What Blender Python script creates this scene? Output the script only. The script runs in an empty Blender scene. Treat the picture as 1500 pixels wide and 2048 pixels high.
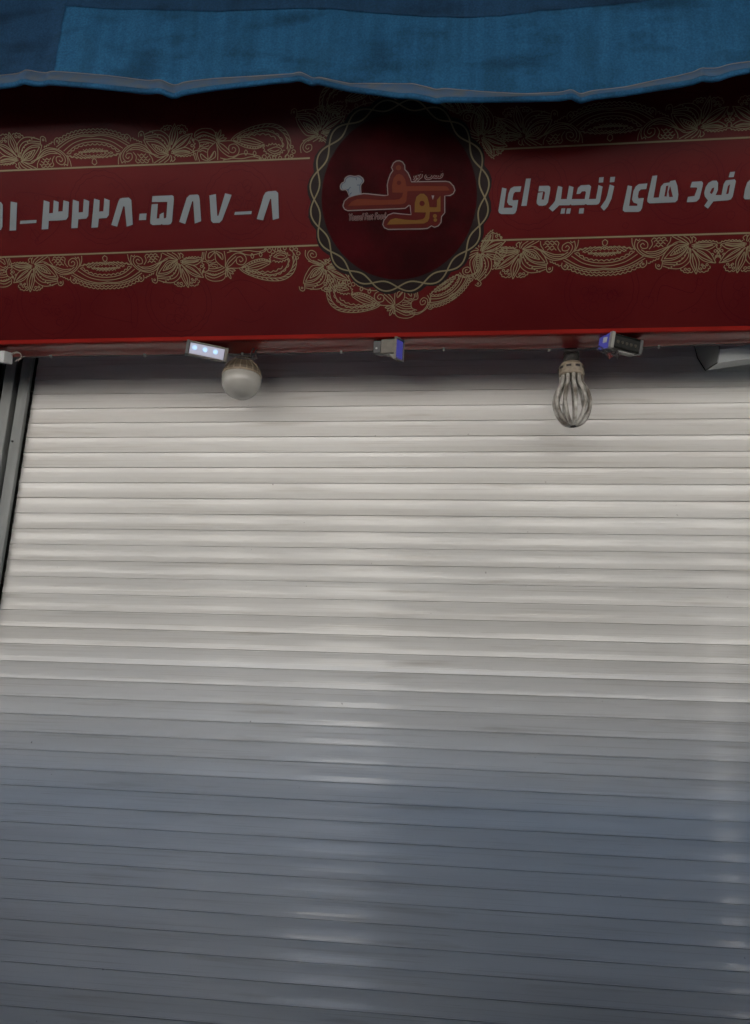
import bpy, bmesh, math, random
from mathutils import Vector, Matrix
random.seed(7)
R = math.radians
scene = bpy.context.scene
col = scene.collection

# ------------------------------------------------------------------ camera, sky, sun, exposure
PIT, YAW, ROL, FPX = 0.252438, 0.122821, 0.038266, 1600.0
CAM = Vector((0, -2.4, 1.5))
def _dir(x, y):
    c, s = math.cos(ROL), math.sin(ROL); x, y = c*x - s*y, s*x + c*y
    d = (x, math.cos(PIT) - y*math.sin(PIT), math.sin(PIT) + y*math.cos(PIT))
    c, s = math.cos(YAW), math.sin(YAW)
    return Vector((c*d[0] - s*d[1], s*d[0] + c*d[1], d[2]))
fwd = _dir(0, 0); rgt = _dir(1, 0) - fwd; upv = _dir(0, 1) - fwd
CROT = Matrix((rgt, upv, -fwd)).transposed()
cd = bpy.data.cameras.new('camera'); cam = bpy.data.objects.new('camera', cd); col.objects.link(cam)
cam.matrix_world = Matrix.Translation(CAM) @ CROT.to_4x4()
cd.sensor_fit = 'HORIZONTAL'; cd.sensor_width = 36; cd.lens = 36*FPX/1500
cd.clip_start = 0.05; cd.clip_end = 400
scene.camera = cam

SUN_EL = 54
w = bpy.data.worlds.new('World'); scene.world = w; w.use_nodes = True
nt = w.node_tree; bg = nt.nodes['Background']
sky = nt.nodes.new('ShaderNodeTexSky'); sky.sky_type = 'NISHITA'; sky.sun_disc = False
sky.sun_elevation = R(SUN_EL); sky.sun_rotation = R(-14)
nt.links.new(sky.outputs[0], bg.inputs[0]); bg.inputs[1].default_value = 0.075
sd = bpy.data.lights.new('sun', 'SUN'); sun = bpy.data.objects.new('sun', sd); col.objects.link(sun)
sd.energy = 4.5; sd.angle = R(0.5); sd.color = (1.0, 0.95, 0.88)
sun.rotation_euler = (R(-(90 - SUN_EL)), 0, R(14))          # from behind the shop, over its roof
scene.view_settings.view_transform = 'Standard'; scene.view_settings.look = 'None'
scene.view_settings.exposure = 3.9; scene.view_settings.gamma = 1

# ------------------------------------------------------------------ helpers
def at(px, py, Y=0.0):
    """point of the vertical plane y = Y seen at pixel px, py of the 1500 x 2048 photograph"""
    d = _dir((px - 750)/FPX, (1024 - py)/FPX)
    return CAM + d*((Y - CAM.y)/d.y)
TILT = R(30); SO = Vector((0, -0.35, 2.543))                # sign panel: lower edge and lean
SV = Vector((0, -math.sin(TILT), math.cos(TILT))); SN = Vector((0, -math.cos(TILT), -math.sin(TILT)))
def S(px, py):
    d = _dir((px - 750)/FPX, (1024 - py)/FPX)
    P = CAM + d*(((SO - CAM).dot(SN))/d.dot(SN))
    return Vector((P.x, (P - SO).dot(SV)))

MATS = {}
def mat(name, color, rough=0.5, metal=0.0, spec=0.5, var=0.0, vscale=8.0, vcol=None, bump=0.0, bscale=40.0,
        stretch=(1, 1, 1), emit=None, estr=0.0, coat=0.0):
    m = bpy.data.materials.new(name); m.use_nodes = True; t = m.node_tree; b = t.nodes['Principled BSDF']
    b.inputs['Base Color'].default_value = (*color, 1); b.inputs['Roughness'].default_value = rough
    b.inputs['Metallic'].default_value = metal; b.inputs['Specular IOR Level'].default_value = spec
    b.inputs['Coat Weight'].default_value = coat
    if emit: b.inputs['Emission Color'].default_value = (*emit, 1); b.inputs['Emission Strength'].default_value = estr
    if var or bump:
        tc = t.nodes.new('ShaderNodeTexCoord'); mp = t.nodes.new('ShaderNodeMapping'); mp.inputs['Scale'].default_value = stretch
        t.links.new(tc.outputs['Object'], mp.inputs['Vector'])
    if var:
        n = t.nodes.new('ShaderNodeTexNoise'); n.inputs['Scale'].default_value = vscale; n.inputs['Detail'].default_value = 8
        t.links.new(mp.outputs[0], n.inputs['Vector'])
        r = t.nodes.new('ShaderNodeValToRGB'); r.color_ramp.elements[0].position = 0.38; r.color_ramp.elements[1].position = 0.68
        c2 = vcol or tuple(x*(1 - var) for x in color)
        r.color_ramp.elements[0].color = (*c2, 1); r.color_ramp.elements[1].color = (*color, 1)
        t.links.new(n.outputs['Fac'], r.inputs['Fac']); t.links.new(r.outputs['Color'], b.inputs['Base Color'])
    if bump:
        n2 = t.nodes.new('ShaderNodeTexNoise'); n2.inputs['Scale'].default_value = bscale; n2.inputs['Detail'].default_value = 5
        t.links.new(mp.outputs[0], n2.inputs['Vector'])
        bp = t.nodes.new('ShaderNodeBump'); bp.inputs['Strength'].default_value = bump; bp.inputs['Distance'].default_value = 0.01
        t.links.new(n2.outputs['Fac'], bp.inputs['Height']); t.links.new(bp.outputs[0], b.inputs['Normal'])
    MATS[name] = m
    return m

def tag(o, label=None, cat=None, group=None, kind=None):
    if label: o['label'] = label
    if cat: o['category'] = cat
    if group: o['group'] = group
    if kind: o['kind'] = kind
    return o
def empty(name, label, cat, mw=None, group=None):
    o = bpy.data.objects.new(name, None); col.objects.link(o); o.empty_display_size = 0.05
    if mw is not None: o.matrix_world = mw
    return tag(o, label, cat, group)
def obj(name, bm, m, parent=None, smooth=False, bevel=0.0):
    me = bpy.data.meshes.new(name); bm.normal_update(); bm.to_mesh(me); bm.free()
    me.materials.append(m)
    if smooth:
        for p in me.polygons: p.use_smooth = True
    o = bpy.data.objects.new(name, me); col.objects.link(o)
    if parent: o.parent = parent
    if bevel:
        md = o.modifiers.new('bevel', 'BEVEL'); md.width = bevel; md.segments = 2; md.limit_method = 'ANGLE'; md.angle_limit = R(40)
    return o
def box(bm, x0, x1, y0, y1, z0, z1):
    v = [bm.verts.new(p) for p in ((x0,y0,z0),(x1,y0,z0),(x1,y1,z0),(x0,y1,z0),(x0,y0,z1),(x1,y0,z1),(x1,y1,z1),(x0,y1,z1))]
    for f in ((3,2,1,0),(4,5,6,7),(0,1,5,4),(1,2,6,5),(2,3,7,6),(3,0,4,7)): bm.faces.new([v[i] for i in f])
    return bm
def boxm(*a):
    bm = bmesh.new(); 
    for q in (a if isinstance(a[0], (tuple, list)) else [a]): box(bm, *q)
    return bm
def catmull(pts, n=6, closed=False):
    pts = [Vector(p) for p in pts]; out = []; N = len(pts)
    if N < 3: return pts
    for i in range(N if closed else N - 1):
        if closed: a, b, c, d = (pts[(i + k) % N] for k in (-1, 0, 1, 2))
        else: a, b, c, d = pts[max(i-1, 0)], pts[i], pts[i+1], pts[min(i+2, N-1)]
        for k in range(n):
            t = k/n
            out.append(0.5*((2*b) + (c - a)*t + (2*a - 5*b + 4*c - d)*t*t + (3*b - a - 3*c + d)*t**3))
    if not closed: out.append(pts[-1])
    return out
def ribbon(bm, pts, wd, z, closed=False):
    """flat stroke of width wd along 2-D points at height z"""
    P = [Vector((p[0], p[1])) for p in pts]; N = len(P)
    if N < 2: return
    L, Rr = [], []
    for i in range(N):
        a = P[(i-1) % N] if (closed or i) else P[i]; b = P[(i+1) % N] if (closed or i < N-1) else P[i]
        d = b - a
        if d.length < 1e-9: d = Vector((1, 0))
        d.normalize(); n = Vector((-d.y, d.x))*wd/2
        L.append(bm.verts.new((*(P[i] + n), z))); Rr.append(bm.verts.new((*(P[i] - n), z)))
    for i in range(N if closed else N-1):
        j = (i+1) % N
        bm.faces.new((L[i], Rr[i], Rr[j], L[j]))
def poly(bm, pts, z):
    f = bm.faces.new([bm.verts.new((p[0], p[1], z)) for p in pts])
    f.normal_update()
    if f.normal.z < 0: f.normal_flip()
    bmesh.ops.triangulate(bm, faces=[f], ngon_method='EAR_CLIP')
def tube(bm, pts, r, seg=8, cap=True):
    P = [Vector(p) for p in pts]; rings = []; rr = r if isinstance(r, (list, tuple)) else [r]*len(P)
    u = None
    for i, p in enumerate(P):
        d = (P[min(i+1, len(P)-1)] - P[max(i-1, 0)]).normalized()
        if u is None:
            u = d.orthogonal().normalized()
        u = (u - d*u.dot(d)).normalized(); v = d.cross(u)
        rings.append([bm.verts.new(p + (u*math.cos(2*math.pi*k/seg) + v*math.sin(2*math.pi*k/seg))*rr[i]) for k in range(seg)])
    for a, b in zip(rings, rings[1:]):
        for k in range(seg): bm.faces.new((a[k], a[(k+1) % seg], b[(k+1) % seg], b[k]))
    if cap: bm.faces.new(rings[0][::-1]); bm.faces.new(rings[-1])
def lathe(bm, prof, seg=32, cap=True):
    """profile of (radius, z), spun about z"""
    rings = [[bm.verts.new((r*math.cos(2*math.pi*k/seg), r*math.sin(2*math.pi*k/seg), z)) for k in range(seg)] for r, z in prof]
    for a, b in zip(rings, rings[1:]):
        for k in range(seg): bm.faces.new((a[k], a[(k+1) % seg], b[(k+1) % seg], b[k]))
    if cap: bm.faces.new(rings[0][::-1]); bm.faces.new(rings[-1])
    bmesh.ops.recalc_face_normals(bm, faces=bm.faces)

# ------------------------------------------------------------------ materials
M_pave = mat('concrete_paving', (0.36, 0.36, 0.355), 0.85, var=0.25, vscale=1.5, bump=0.1)
M_conc = mat('pale_concrete', (0.42, 0.41, 0.39), 0.85, var=0.2, vscale=1.5, bump=0.1)
M_asph = mat('asphalt', (0.06, 0.06, 0.062), 0.9, var=0.3, vscale=3, bump=0.2)
M_plaster = mat('grey_plaster', (0.3, 0.29, 0.27), 0.9, var=0.2, vscale=2, bump=0.1)
M_facade = mat('facade_brick', (0.54, 0.52, 0.485), 0.9, var=0.15, vscale=1.5)
M_darkglass = mat('dark_glass', (0.015, 0.017, 0.02), 0.12)
M_dark = mat('dark_void', (0.02, 0.02, 0.02), 0.8)
M_navy = mat('navy_tarpaulin', (0.012, 0.016, 0.035), 0.6, var=0.3, vscale=4)
M_foam = mat('white_foam', (0.75, 0.77, 0.8), 0.7, var=0.1, vscale=6)
def sheet_mat():
    m = bpy.data.materials.new('white_plastic_sheet'); m.use_nodes = True; t = m.node_tree; b = t.nodes['Principled BSDF']
    b.inputs['Base Color'].default_value = (.8, .82, .85, 1); b.inputs['Roughness'].default_value = .5
    tr = t.nodes.new('ShaderNodeBsdfTranslucent'); tr.inputs['Color'].default_value = (.85, .88, .92, 1)
    mx = t.nodes.new('ShaderNodeMixShader'); mx.inputs[0].default_value = .92
    t.links.new(b.outputs[0], mx.inputs[1]); t.links.new(tr.outputs[0], mx.inputs[2]); t.links.new(mx.outputs[0], t.nodes['Material Output'].inputs['Surface'])
    return m
M_sheet = sheet_mat()
M_steel = mat('dark_steel', (0.08, 0.08, 0.085), 0.45, metal=0.6)
M_rail = mat('grey_aluminium', (0.24, 0.25, 0.245), 0.5, metal=0.0, spec=.25, var=0.25, vscale=9, stretch=(3, 3, 0.6))
M_brush = mat('black_brush', (0.008, 0.008, 0.007), 0.95, spec=.05)

def shutter_mat():
    m = bpy.data.materials.new('painted_slats'); m.use_nodes = True; t = m.node_tree; b = t.nodes['Principled BSDF']
    N = t.nodes.new; L = t.links.new
    tc = N('ShaderNodeTexCoord')
    def noise(scale, sx, sz, det=4):
        mp = N('ShaderNodeMapping'); mp.inputs['Scale'].default_value = (sx, 1, sz); L(tc.outputs['Object'], mp.inputs['Vector'])
        n = N('ShaderNodeTexNoise'); n.inputs['Scale'].default_value = scale; n.inputs['Detail'].default_value = det; L(mp.outputs[0], n.inputs['Vector'])
        return n.outputs['Fac']
    def ramp(f, a, ca, bb, cb):
        r = N('ShaderNodeValToRGB'); e = r.color_ramp.elements
        e[0].position = a; e[0].color = (*ca, 1); e[1].position = bb; e[1].color = (*cb, 1); L(f, r.inputs['Fac']); return r.outputs['Color']
    def mix(f, a, bb, mode='MIX'):
        x = N('ShaderNodeMix'); x.data_type = 'RGBA'; x.blend_type = mode
        if isinstance(f, float): x.inputs[0].default_value = f
        else: L(f, x.inputs[0])
        for s, v in ((6, a), (7, bb)):
            if isinstance(v, tuple): x.inputs[s].default_value = (*v, 1)
            else: L(v, x.inputs[s])
        return x.outputs[2]
    base = ramp(noise(1.6, 0.5, 6, 6), 0.35, (0.52, 0.505, 0.48), 0.65, (0.60, 0.59, 0.57))
    # faint horizontal rub streaks, dust and specks
    streak = ramp(noise(3, 0.6, 60, 3), 0.56, (1, 1, 1), 0.72, (0.84, 0.82, 0.79))
    c = mix(1.0, base, streak, 'MULTIPLY')
    dirt = ramp(noise(5, 0.5, 8, 8), 0.60, (1, 1, 1), 0.78, (0.68, 0.64, 0.58))
    c = mix(0.8, c, dirt, 'MULTIPLY')
    speck = ramp(noise(55, 1, 1, 1), 0.80, (1, 1, 1), 0.83, (0.35, 0.32, 0.3))
    c = mix(0.8, c, speck, 'MULTIPLY')
    scuff = ramp(noise(2.4, 2.2, 150, 2), 0.70, (1, 1, 1), 0.74, (0.62, 0.58, 0.54))
    c = mix(0.7, c, scuff, 'MULTIPLY')
    L(c, b.inputs['Base Color'])
    rr = N('ShaderNodeMapRange'); rr.inputs['To Min'].default_value = 0.32; rr.inputs['To Max'].default_value = 0.46
    L(noise(2.2, 0.4, 9, 5), rr.inputs['Value']); L(rr.outputs[0], b.inputs['Roughness'])
    b.inputs['Specular IOR Level'].default_value = 0.55; b.inputs['Coat Weight'].default_value = 0.4; b.inputs['Coat Roughness'].default_value = 0.10
    bp = N('ShaderNodeBump'); bp.inputs['Strength'].default_value = 0.15; bp.inputs['Distance'].default_value = 0.003
    L(noise(3.0, 0.45, 2.2, 3), bp.inputs['Height']); L(bp.outputs[0], b.inputs['Normal'])
    return m
M_shut = shutter_mat()

# ------------------------------------------------------------------ setting
def struct(name, bm, m): return tag(obj(name, bm, m), kind='structure')
struct('ground', boxm(-60, 60, -60, 60, -0.5, -0.16), M_asph)
struct('road', boxm(-60, 60, -11.5, -6.5, -0.3, -0.14), M_asph)
struct('pavement', boxm(-60, 60, -3.3, 0.6, -0.3, 0), M_pave)
struct('kerbside_pavement', boxm(-60, 60, -6.5, -3.3, -0.3, -0.004), M_conc)
struct('far_pavement', boxm(-60, 60, -14, -11.5, -0.3, 0), M_pave)

# the shop: walls either side of the opening, wall above, roof
shop = empty('shop_building', 'plain grey shop building holding the white roller shutter', 'building')
bm = bmesh.new()
box(bm, -20, -1.95, -0.06, 0.5, 0, 5.3); box(bm, 1.95, 20, -0.06, 0.5, 0, 5.3); box(bm, -1.95, 1.95, 0.12, 0.5, 2.95, 5.3)
obj('wall', bm, M_plaster, shop)
obj('roof', boxm(-20, 20, -0.1, 6, 5.3, 5.5), M_plaster, shop)
obj('back_wall', boxm(-2.6, 2.6, 0.55, 0.7, 0, 5.3), M_dark, shop)
obj('side_window', boxm(-1.95, -1.655, 0.03, 0.05, 0, 2.95), M_darkglass, shop)
# the building across the street
opp = empty('facade_building', 'sunlit brown building across the street behind the viewer', 'building')
bm = boxm(-30, 30, -22, -14.0, 0, 6.6); obj('wall', bm, M_facade, opp)
for i in range(-7, 8):
    for k in range(2):
        wn = obj('window', boxm(i*3.6 - 0.7, i*3.6 + 0.7, -14.0, -13.97, 1.9 + k*2.6 - 0.8, 1.9 + k*2.6 + 0.7), M_darkglass, opp)
# unseen dark stalls added behind the viewer to keep light off the lower shutter
def stall(x0, x1, label):
    """an added light blocker shaped as a tall tarpaulin-wrapped stall on a steel frame"""
    h = (x1 - x0)/2; H_ = {0: 1.88, 1: 1.74, 2: 1.80, 3: 1.86}[sum(o.name.startswith('blocker_stall') for o in bpy.data.objects)]
    e = empty('blocker_stall', label, 'stall', Matrix.Translation(((x0 + x1)/2, -2.92, 0)), 'added light blockers behind the viewer')
    bm = bmesh.new(); n = 30; ring = []
    for zz in (0.05, 0.4, 0.9, 1.4, 1.9, 2.25, H_):
        rr_ = []
        for sx, sy, ex, ey in ((-h, .35, h, .35), (h, .35, h, -.35), (h, -.35, -h, -.35), (-h, -.35, -h, .35)):
            for k in range(n):
                t = k/n; x = sx + (ex - sx)*t; y = sy + (ey - sy)*t; wv = -.012*(1 + math.sin(k*1.7 + zz*2 + x))*(1 if zz < H_ else 1)
                if sx == ex: x += wv if sx > 0 else -wv
                else: y += wv if sy > 0 else -wv
                rr_.append(bm.verts.new((x, y, zz)))
        ring.append(rr_)
    for a, b in zip(ring, ring[1:]):
        for k in range(len(a)): bm.faces.new((a[k], a[(k+1) % len(a)], b[(k+1) % len(a)], b[k]))
    bm.faces.new(ring[-1]); bmesh.ops.recalc_face_normals(bm, faces=bm.faces)
    obj('tarpaulin', bm, M_navy, e, smooth=False)
    for sx in (-1, 1):
        for sy in (-1, 1): obj('leg', boxm(sx*(h-.06)-.02, sx*(h-.06)+.02, sy*.28-.02, sy*.28+.02, 0, H_ - .03), M_steel, e)
stall(-14, -1.76, 'long navy light blocker added behind the viewer, far left'); stall(-1.5, -1.15, 'narrow navy light blocker added behind the viewer')
stall(-0.51, 1.4, 'navy light blocker added right behind the viewer'); stall(1.65, 14, 'long navy light blocker added behind the viewer, far right')
ht_ = empty('gap_blocker', 'navy sheet added to block light in the gap between two blockers', 'tarpaulin', Matrix.Translation((-0.83, -3.24, 1.79)))  # unseen sheet added to stop light coming through the gap
bm = bmesh.new(); rows = [[bm.verts.new((-.31 + .62*i/20, .02*math.sin(i*.9 + k)*k/8, -.01 - .90*k/8)) for i in range(21)] for k in range(9)]
for a, b in zip(rows, rows[1:]):
    for i in range(20): bm.faces.new((a[i], b[i], b[i+1], a[i+1]))
obj('sheet', bm, M_navy, ht_)
obj('rod', (lambda b: (tube(b, [(-.31, 0, 0), (.31, 0, 0)], .012, 8), b)[1])(bmesh.new()), M_steel, ht_)
def plastic(x0, x1, z0, z1, z1r, y, label):  # unseen backlit sheets added for pale reflections in shutter and sign
    e = empty('reflection_sheet', label, 'plastic sheet', Matrix.Translation(((x0 + x1)/2, y, z0)))
    bm = bmesh.new(); n = 24; rows = []
    for k in range(9):
        rows.append([bm.verts.new((x0 - (x0 + x1)/2 + (x1 - x0)*i/n, .012*math.sin(i*.7 + k*.4), ((z1r if i > n*.72 else z1) - z0)*k/8)) for i in range(n + 1)])
    for a, b in zip(rows, rows[1:]):
        for i in range(n): bm.faces.new((a[i], b[i], b[i+1], a[i+1]))
    obj('sheet', bm, M_sheet, e, smooth=True)
    obj('cord', (lambda b: (tube(b, [((x0 - x1)/2, 0, z1 - z0 - .01), ((x1 - x0)/2, 0, z1 - z0 - .01)], .004, 6), b)[1])(bmesh.new()), M_steel, e)
plastic(-1.13, -0.53, .02, .72, .85, -3.22, 'low white sheet added to mirror a pale patch in the shutter')
plastic(-1.75, -1.51, .15, 1.86, 1.86, -2.6, 'tall white sheet added to mirror a pale streak in the sign')

# ------------------------------------------------------------------ roller shutter
sh = empty('roller_shutter', 'closed off-white roller shutter of horizontal slats filling the shop front', 'shutter')
Z0 = [2.6319, 2.5803, 2.5285, 2.4761, 2.4244, 2.3723, 2.3194, 2.2673, 2.2154, 2.163, 2.1109, 2.0586, 2.0061, 1.9534, 1.8998, 1.846,
      1.7923, 1.7391, 1.6857, 1.6322, 1.579, 1.5259, 1.4731, 1.4211, 1.3695, 1.3179, 1.2664, 1.2146, 1.1631, 1.1122, 1.0612, 1.0086,
      0.955, 0.9008, 0.8467, 0.7914, 0.7370, 0.6800]
Z0 = [Z0[0] + 0.0522*k for k in range(6, 0, -1)] + Z0 + [0.68 - 0.0535*k for k in range(1, 13)]
PROF = [(0.0, 0.0004), (0.012, 0.0004), (0.018, -0.0050), (0.06, -0.0051), (0.064, -0.0048), (0.17, -0.0041), (0.28, -0.0036), (0.285, -0.0033), (0.42, -0.0030), (0.55, -0.0029), (0.68, -0.0031),
        (0.685, -0.0034), (0.80, -0.0039), (0.918, -0.0046), (0.922, -0.0051), (0.968, -0.0053), (0.984, -0.0050), (0.988, 0.0004), (1.0, 0.0004)]
bm = bmesh.new(); NX = 40; XL, XR = -1.515, 1.75
for k in range(len(Z0) - 1):
    zt, zb = Z0[k], Z0[k+1]
    tilt = random.gauss(0, 0.0009); off = random.gauss(0, 0.0003); ph = random.uniform(0, 6.28)
    rows = []
    for t, y in PROF:
        row = []
        for i in range(NX + 1):
            x = XL + (XR - XL)*i/NX
            yy = y + off + tilt*(t - .5) + 0.0003*math.sin(x*2.3 + ph) + 0.0010*math.sin(x*0.9 + zt*1.3)
            zz = zt + (zb - zt)*t + 0.0004*math.sin(x*1.7 + ph)*0
            row.append(bm.verts.new((x, yy, zz)))
        rows.append(row)
    for a, b in zip(rows, rows[1:]):
        for i in range(NX): bm.faces.new((a[i], b[i], b[i+1], a[i+1]))
obj('slat_curtain', bm, M_shut, sh)
obj('backing', boxm(-1.56, 1.78, 0.02, 0.028, 0, 2.95), M_dark, sh)
def xr(px): return at(px, 790, -0.03).x
gr = boxm(xr(34.5), xr(54.5), -0.03, 0.018, 0, 2.9)
obj('guide_rail', gr, M_rail, sh, bevel=0.002)
bm = boxm(xr(55), xr(55) + 0.002, -0.016, 0.004, 0, 2.9)
for k in range(420):                                         # bristles of the brush seal
    z = 0.3 + 2.4*random.random(); l = random.uniform(.002, .006)
    box(bm, xr(55) + .002, xr(55) + .002 + l, -0.015, -0.013, z, z + random.uniform(.003, .012))
obj('brush_seal', bm, M_brush, sh)
obj('guide_rail', boxm(1.72, 1.80, -0.03, 0.018, 0, 2.9), M_rail, sh, bevel=0.002)
# outer frame post
fp = empty('frame_post', 'slim grey metal frame post left of the shutter guide', 'post')
obj('profile', boxm(xr(2), xr(23), -0.03, 0.06, 0, 2.72), M_rail, fp, bevel=0.003)
obj('groove', boxm(xr(23) + .0015, xr(34) - .0005, 0.0, 0.05, 0, 2.9), M_dark, fp)
for z in (2.35, 1.7): 
    b_ = bmesh.new(); bmesh.ops.create_cone(b_, segments=10, radius1=.004, radius2=.003, depth=.004, cap_ends=True, matrix=Matrix.Translation((xr(40), -.0325, z)) @ Matrix.Rotation(R(90), 4, 'X'))
    obj('screw', b_, M_dark, sh)

# white shutter box end hanging under the sign at the right
hb = empty('shutter_box', 'white folded metal box end under the sign at the right', 'box')
M_white = mat('white_sheet_metal', (0.40, 0.42, 0.42), 0.4, var=0.12, vscale=7)
M_grey = mat('grey_end_plate', (0.20, 0.205, 0.205), 0.5, var=0.15, vscale=14)
X0 = 0.6975; sec = [(-0.004, 2.69), (-0.004, 2.6675), (-0.0255, 2.6177), (-0.0952, 2.5439), (-0.205, 2.517), (-0.232, 2.545), (-0.232, 2.69)]
bm = bmesh.new()
a = [bm.verts.new((X0, y, z)) for y, z in sec]; b = [bm.verts.new((1.9, y - .02, z + .17)) for y, z in sec]
for i in range(len(sec)):
    j = (i+1) % len(sec); bm.faces.new((a[i], b[i], b[j], a[j]))
bm.faces.new(b); bmesh.ops.recalc_face_normals(bm, faces=bm.faces); obj('casing', bm, M_white, hb)
bm = bmesh.new(); cy, cz = -0.12, 2.61
a = [bm.verts.new((X0 - .0025, cy + (y - cy)*.985, cz + (z - cz)*.985)) for y, z in sec]; b = [bm.verts.new((X0 + .006, cy + (y - cy)*.985, cz + (z - cz)*.985)) for y, z in sec]
for i in range(len(sec)):
    j = (i+1) % len(sec); bm.faces.new((a[i], b[i], b[j], a[j]))
bm.faces.new(a); bm.faces.new(b); bmesh.ops.recalc_face_normals(bm, faces=bm.faces); obj('end_plate', bm, M_grey, hb)
bm = bmesh.new(); tube(bm, [(X0 - .003, y, z) for y, z in sec[1:5]], .0016, 6)
obj('seam', bm, M_brush, hb)

# ------------------------------------------------------------------ sign
sgn_m = Matrix((Vector((1, 0, 0)), SV, SN)).transposed().to_4x4(); sgn_m.translation = SO
sg = empty('shop_sign', 'red fast food sign board with gold lace borders and round logo medallion', 'sign', sgn_m)
def sign_mat():
    m = bpy.data.materials.new('red_vinyl'); m.use_nodes = True; t = m.node_tree; b = t.nodes['Principled BSDF']
    N = t.nodes.new; L = t.links.new; tc = N('ShaderNodeTexCoord')
    n = N('ShaderNodeTexNoise'); n.inputs['Scale'].default_value = 3; n.inputs['Detail'].default_value = 8; L(tc.outputs['Object'], n.inputs['Vector'])
    r = N('ShaderNodeValToRGB'); e = r.color_ramp.elements
    e[0].position = .3; e[0].color = (0.048, 0.003, 0.004, 1); e[1].position = .7; e[1].color = (0.066, 0.006, 0.006, 1)
    L(n.outputs['Fac'], r.inputs['Fac']); L(r.outputs['Color'], b.inputs['Base Color'])
    b.inputs['Roughness'].default_value = 0.30; b.inputs['Specular IOR Level'].default_value = 0.08
    mp = N('ShaderNodeMapping'); mp.inputs['Scale'].default_value = (3.2, 0.35, 1); L(tc.outputs['Object'], mp.inputs['Vector'])
    n2 = N('ShaderNodeTexNoise'); n2.inputs['Scale'].default_value = 2.2; n2.inputs['Detail'].default_value = 3; L(mp.outputs[0], n2.inputs['Vector'])
    bp = N('ShaderNodeBump'); bp.inputs['Strength'].default_value = 0.25; bp.inputs['Distance'].default_value = 0.004
    L(n2.outputs['Fac'], bp.inputs['Height']); L(bp.outputs[0], b.inputs['Normal'])
    return m
M_red = sign_mat()
M_trim = mat('red_trim', (0.20, 0.011, 0.008), 0.35, spec=0.05, var=0.25, vscale=5)
M_soff = mat('red_soffit_sheet', (0.26, 0.028, 0.024), 0.2, spec=0.3, var=0.2, vscale=6)
M_gold = mat('gold_print', (0.145, 0.122, 0.075), 0.35, spec=0.08)
M_gold2 = mat('gold_ring_print', (0.12, 0.098, 0.06), 0.35, spec=0.08)
M_line = mat('dark_red_print', (0.040, 0.0015, 0.004), 0.28, spec=0.08)
M_letter = mat('white_print', (0.135, 0.152, 0.165), 0.35, spec=0.08)
M_disc = mat('maroon_print', (0.030, 0.0012, 0.0025), 0.5, var=0.6, vscale=7, spec=0.03)
M_disc_b = mat('black_print', (0.010, 0.006, 0.006), 0.4, spec=0.08)
M_lred = mat('logo_red_print', (0.042, 0.004, 0.003), 0.35, spec=0.08)
M_lor = mat('logo_orange_print', (0.072, 0.013, 0.005), 0.35, spec=0.08)
M_lye = mat('logo_yellow_print', (0.088, 0.041, 0.009), 0.35, spec=0.08)
M_lout = mat('logo_outline_print', (0.12, 0.095, 0.095), 0.35, spec=0.08)
M_hat = mat('hat_grey_print', (0.10, 0.112, 0.125), 0.35, spec=0.08)
M_hatl = mat('hat_line_print', (0.03, 0.04, 0.07), 0.35, spec=0.08)
TOPV = 0.78
obj('panel', boxm(-2.8, 1.9, 0, TOPV, -0.02, 0), M_red, sg)
# lower trim strip and soffit are in world axes: own helpers in sign space
inv = sgn_m.inverted()
def wobj(name, bm, m, parent=sg, **k):
    bm.transform(inv); return obj(name, bm, m, parent, **k)
bm = boxm(-2.8, 1.9, -0.356, -0.338, 2.541, 2.5625)
wobj('trim_strip', bm, M_trim, bevel=0.003)
bm = bmesh.new(); NXs = 60
rows = []
for y, z in ((-0.3385, 2.5435), (-0.30, 2.545), (-0.26, 2.5435), (-0.26, 2.95)):
    rows.append([bm.verts.new((-2.8 + 4.7*i/NXs, y, z + .0012*math.sin(i*1.1 + y*40))) for i in range(NXs + 1)])
for a, b in zip(rows, rows[1:]):
    for i in range(NXs): bm.faces.new((a[i], a[i+1], b[i+1], b[i]))
wobj('soffit', bm, M_soff)
wobj('bounce_back', boxm(-2.8, 1.9, -0.255, 0.1, 2.93, 2.945), M_conc)  # pale cover behind the soffit, coloured to bounce light onto the shutter top

LZ = 0.0008
def V(p, o=None): return S(*p)
# ---- lace motifs, drawn in picture units of one clear stretch, converted to board units
def ZA(x, y): return S(x/5, 450 + y/5)                        # half arch and flower
def ZB(x, y): return S(300 + x/4.412, 450 + y/4.412)          # tulip, spiral, paisley
def smooth_stroke(f, pts, n=5, closed=False): return [f(*p) for p in catmull([Vector((*p,)) for p in pts], n, closed)]
def arcs(f, pts, h, side=1, n=5):
    """a row of scallops along a polyline"""
    out = []
    for a, b in zip(pts, pts[1:]):
        a, b = Vector(a), Vector(b); d = b - a; nn = Vector((-d.y, d.x)).normalized()*h*side
        s = []
        for k in range(n + 1):
            t = k/n; s.append(f(*(a + d*t + nn*math.sin(math.pi*t))))
        out.append(s)
    return out
def resample(pts, n):
    c = catmull([Vector(p) for p in pts], 12); L_ = [0]
    for a, b in zip(c, c[1:]): L_.append(L_[-1] + (b - a).length)
    out = []
    for k in range(n + 1):
        s = L_[-1]*k/n; i = 0
        while i < len(L_) - 2 and L_[i+1] < s: i += 1
        d = L_[i+1] - L_[i]; t = (s - L_[i])/d if d else 0
        out.append(tuple(c[i] + (c[i+1] - c[i])*t))
    return out
def circ(f, cx, cy, r, n=8): return [f(cx + r*math.cos(2*math.pi*k/n), cy + r*math.sin(2*math.pi*k/n)) for k in range(n + 1)]
FL, SW, DO, TU, PA = [], [], [], [], []
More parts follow.
